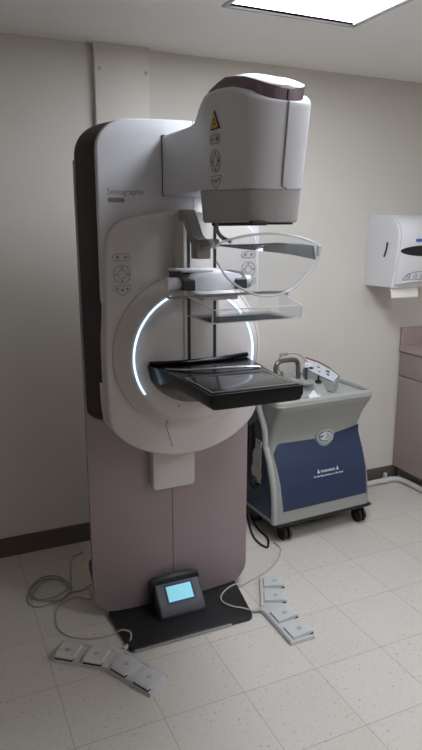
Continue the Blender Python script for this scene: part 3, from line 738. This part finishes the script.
r_ = bmesh.ops.extrude_face_region(b, geom=b.faces[:]); bmesh.ops.translate(b, verts=[v for v in r_['geom'] if isinstance(v, bmesh.types.BMVert)], vec=(0, 0, -.003))
tag(build('gauze_pad', b, 'gauze'), 'crumpled white gauze lying in the front tray of the cart', 'gauze')

# ------------------------------------------------------------------ pipe on the floor
pp = thing('floor_pipe', (2.45, 3.04, 0), 'white pipe lying on the floor along the back wall and under the cabinet', 'pipe')
b = B(); tube(b, [(2.10, 3.035, .020), (2.40, 3.035, .020), (2.60, 3.036, .020), (2.67, 3.034, .020), (2.705, 3.015, .020), (2.722, 2.98, .020), (2.726, 2.90, .020), (2.726, 2.70, .020), (2.726, 2.45, .020)], .0175, 14, k=6); build('pipe_run', b, 'pipe', pp)
b = B(); tube(b, [(2.607, 3.036, .020), (2.621, 3.036, .020)], .022, 14, smooth=False); box(b, 2.606, 2.622, 3.025, 3.047, .04, .072, .003); build('pipe_clamp', b, 'pipe', pp)

# ------------------------------------------------------------------ cabinets and counter
def cabinet(y0, y1, label):
    t = thing('base_cabinet', (3.0, (y0+y1)/2, 0), label, 'cabinet', 'mauve base cabinets')
    b = B(); box(b, 2.715, XR-.002, y0, y1, .10, .868); box(b, 2.77, XR-.002, y0, y1, 0, .10); build('cabinet_body', b, 'lam', t)
    b = B(); box(b, 2.697, 2.7155, y0+.002, y1-.002, .102, .710, .0015); build('door', b, 'lam', t)
    b = B(); box(b, 2.697, 2.7155, y0+.002, y1-.002, .715, .866, .0015); build('drawer', b, 'lam', t)
cabinet(2.47, 3.072, 'mauve laminate base cabinet with drawer in the corner right of the cart')
b = thing('countertop', (3.0, 2.7, .87), 'mauve laminate countertop with low backsplash against the back wall', 'countertop')
bm = B(); box(bm, 2.688, XR-.002, 2.45, YW-.002, .870, .908, .004); build('counter_slab', bm, 'lam2', b)
bm = B(); box(bm, 2.690, XR-.002, YW-.022, YW-.002, .907, 1.022, .003); build('backsplash', bm, 'lam2', b)

# ------------------------------------------------------------------ paper towel dispenser
dx0, dx1 = 2.397, 2.80
pt = thing('paper_towel_dispenser', (2.6, YW, 1.30), 'white wall-mounted paper towel dispenser with dark oval window above the corner counter', 'dispenser')
side = [(3.073, 1.705), (2.98, 1.705), (2.92, 1.700), (2.87, 1.688), (2.835, 1.665), (2.812, 1.632), (2.803, 1.60), (2.805, 1.55), (2.815, 1.46), (2.828, 1.36), (2.838, 1.300), (3.073, 1.297)]
bm = B(); loft(bm, [[Vector((x, 3.0+(y-3.0)*k if y < 3.0 else y, 1.5+(zz-1.5)*(1-(1-k)*.5))) for y, zz in side] for x, k in ((dx0, .985), (dx0+.006, 1.0), (dx1-.006, 1.0), (dx1, .985))]); build('housing', bm, 'disp', pt)
fprof = [(2.93, 1.703), (2.87, 1.692), (2.828, 1.668), (2.803, 1.632), (2.794, 1.60), (2.796, 1.55), (2.806, 1.46), (2.818, 1.36), (2.826, 1.318), (2.84, 1.318)]
bm = B(); secs = []
for i in range(17):
    t = i/16; x = dx0+.012+(dx1-dx0-.024)*t; bulge = .018*(1-(2*t-1)**4)
    arch_ = .016*max(0, 1-((t-.5)/.36)**2)
    secs.append([Vector((x, y-bulge*(1 if k_ < 9 else 0)+.0, zz+(arch_ if k_ >= 8 else 0))) for k_, (y, zz) in enumerate(fprof)]+[Vector((x, 2.94, 1.33+arch_)), Vector((x, 2.94, 1.70))])
loft(bm, secs); fc = build('front_cover', bm, 'disp', pt)
bm = B(); tube(bm, [(dx0-.001, 2.892, 1.552), (dx0-.001, 2.897, 1.515), (dx0-.0005, 2.914, 1.47)], .008, 10, flat=.5); build('sight_slot', bm, 'blackr', pt)
def fY(x, zz):
    t = (x-dx0-.012)/(dx1-dx0-.024); return interp(sorted([(b_, a_) for a_, b_ in fprof[4:8]]), zz)-.018*(1-(2*t-1)**4)
bm = B(); ox, oz = 2.578, 1.506
secs = []
for k in range(33):
    t = -math.cos(PI*k/32)*.998; x = ox+.165*t; hh = .030*math.sqrt(1-t*t)
    secs.append([Vector((x, fY(x, oz+hh*q/4)-.0015, oz+hh*q/4)) for q in range(-4, 5)]+[Vector((x, fY(x, oz)+.012, oz+hh)), Vector((x, fY(x, oz)+.012, oz-hh))])
loft(bm, secs); build('oval_window', bm, 'blackr', fc)
bm = B(); box(bm, 2.500, 2.640, fY(2.56, 1.56)-.003, fY(2.6, 1.56)+.01, 1.556, 1.572, .001); build('blue_label', bm, 'bluel', fc)
# hand pictograms (three little line drawings in an arched label)
bm = B(); 
def L(ps, r=.0013): tube(bm, [(x, fY(x, zz)-.001, zz) for x, zz in [(x-.022, zz) for x, zz in ps]], r, 5, smooth=False)
L([(2.468, 1.345), (2.478, 1.362), (2.50, 1.378), (2.55, 1.388), (2.60, 1.391), (2.65, 1.388), (2.70, 1.378), (2.722, 1.362), (2.732, 1.345), (2.468, 1.345)])
for cx in (2.505, 2.555, 2.60, 2.645, 2.695):
    L([(cx-.012, 1.350), (cx-.014, 1.362), (cx-.004, 1.372), (cx+.006, 1.370), (cx+.010, 1.360), (cx+.002, 1.352), (cx-.004, 1.360)]); L([(cx-.004, 1.380), (cx+.010, 1.374)])
build('pictogram_label', bm, 'dgrey', fc)
bm = B(); tube(bm, [(2.43, fY(2.43, 1.36)+.004, 1.322), (2.50, fY(2.50, 1.36)+.001, 1.332), (2.60, fY(2.6, 1.36)+.001, 1.337), (2.70, fY(2.7, 1.36)+.001, 1.332), (2.77, fY(2.77, 1.36)+.004, 1.322)], .003, 6); build('lower_lip', bm, 'disp', fc)
bm = B(); secs = []
x0, x1 = 2.405, 2.602; n = 20
zig = [(x0+(x1-x0)*i/n, 1.236+(.011 if i % 2 else 0)) for i in range(n+1)]
bm2 = []
loft(bm, [[Vector((x, 2.858-.02*(1-t), 1.305-(1.305-zb_)*(1-t)))for t in (1, .66, .33, 0)]+[Vector((x, 2.859-.02*(1-t)+.0006, 1.305-(1.305-zb_)*(1-t))) for t in (0, .33, .66, 1)] for x, zb_ in zig])
build('paper_towel', bm, 'paper', pt)
for x in (2.43, 2.77):
    bm = B(); cyl(bm, (x, 2.88, 1.30), (x, 2.88, 1.292), .006); build('bottom_stud', bm, 'disp', pt)

# ------------------------------------------------------------------ world, camera, view
w = bpy.data.worlds.new('world'); bpy.context.scene.world = w; w.use_nodes = True
w.node_tree.nodes['Background'].inputs[0].default_value = (.5, .5, .5, 1); w.node_tree.nodes['Background'].inputs[1].default_value = .0
cam = bpy.data.cameras.new('camera'); co = bpy.data.objects.new('camera', cam); col.objects.link(co)
co.location = (0, 0, 1.625)
p = math.radians(13.13); yw = math.radians(24.2)
Fv = Vector((math.sin(yw)*math.cos(p), math.cos(yw)*math.cos(p), -math.sin(p)))
co.rotation_euler = Fv.to_track_quat('-Z', 'Y').to_euler()
cam.sensor_fit = 'VERTICAL'; cam.sensor_height = 24; cam.lens = 24*626/750; cam.clip_start = .02
sc = bpy.context.scene; sc.camera = co
sc.view_settings.view_transform = 'Standard'; sc.view_settings.look = 'None'; sc.view_settings.exposure = 0; sc.view_settings.gamma = 1
sc.view_settings.use_curve_mapping = False
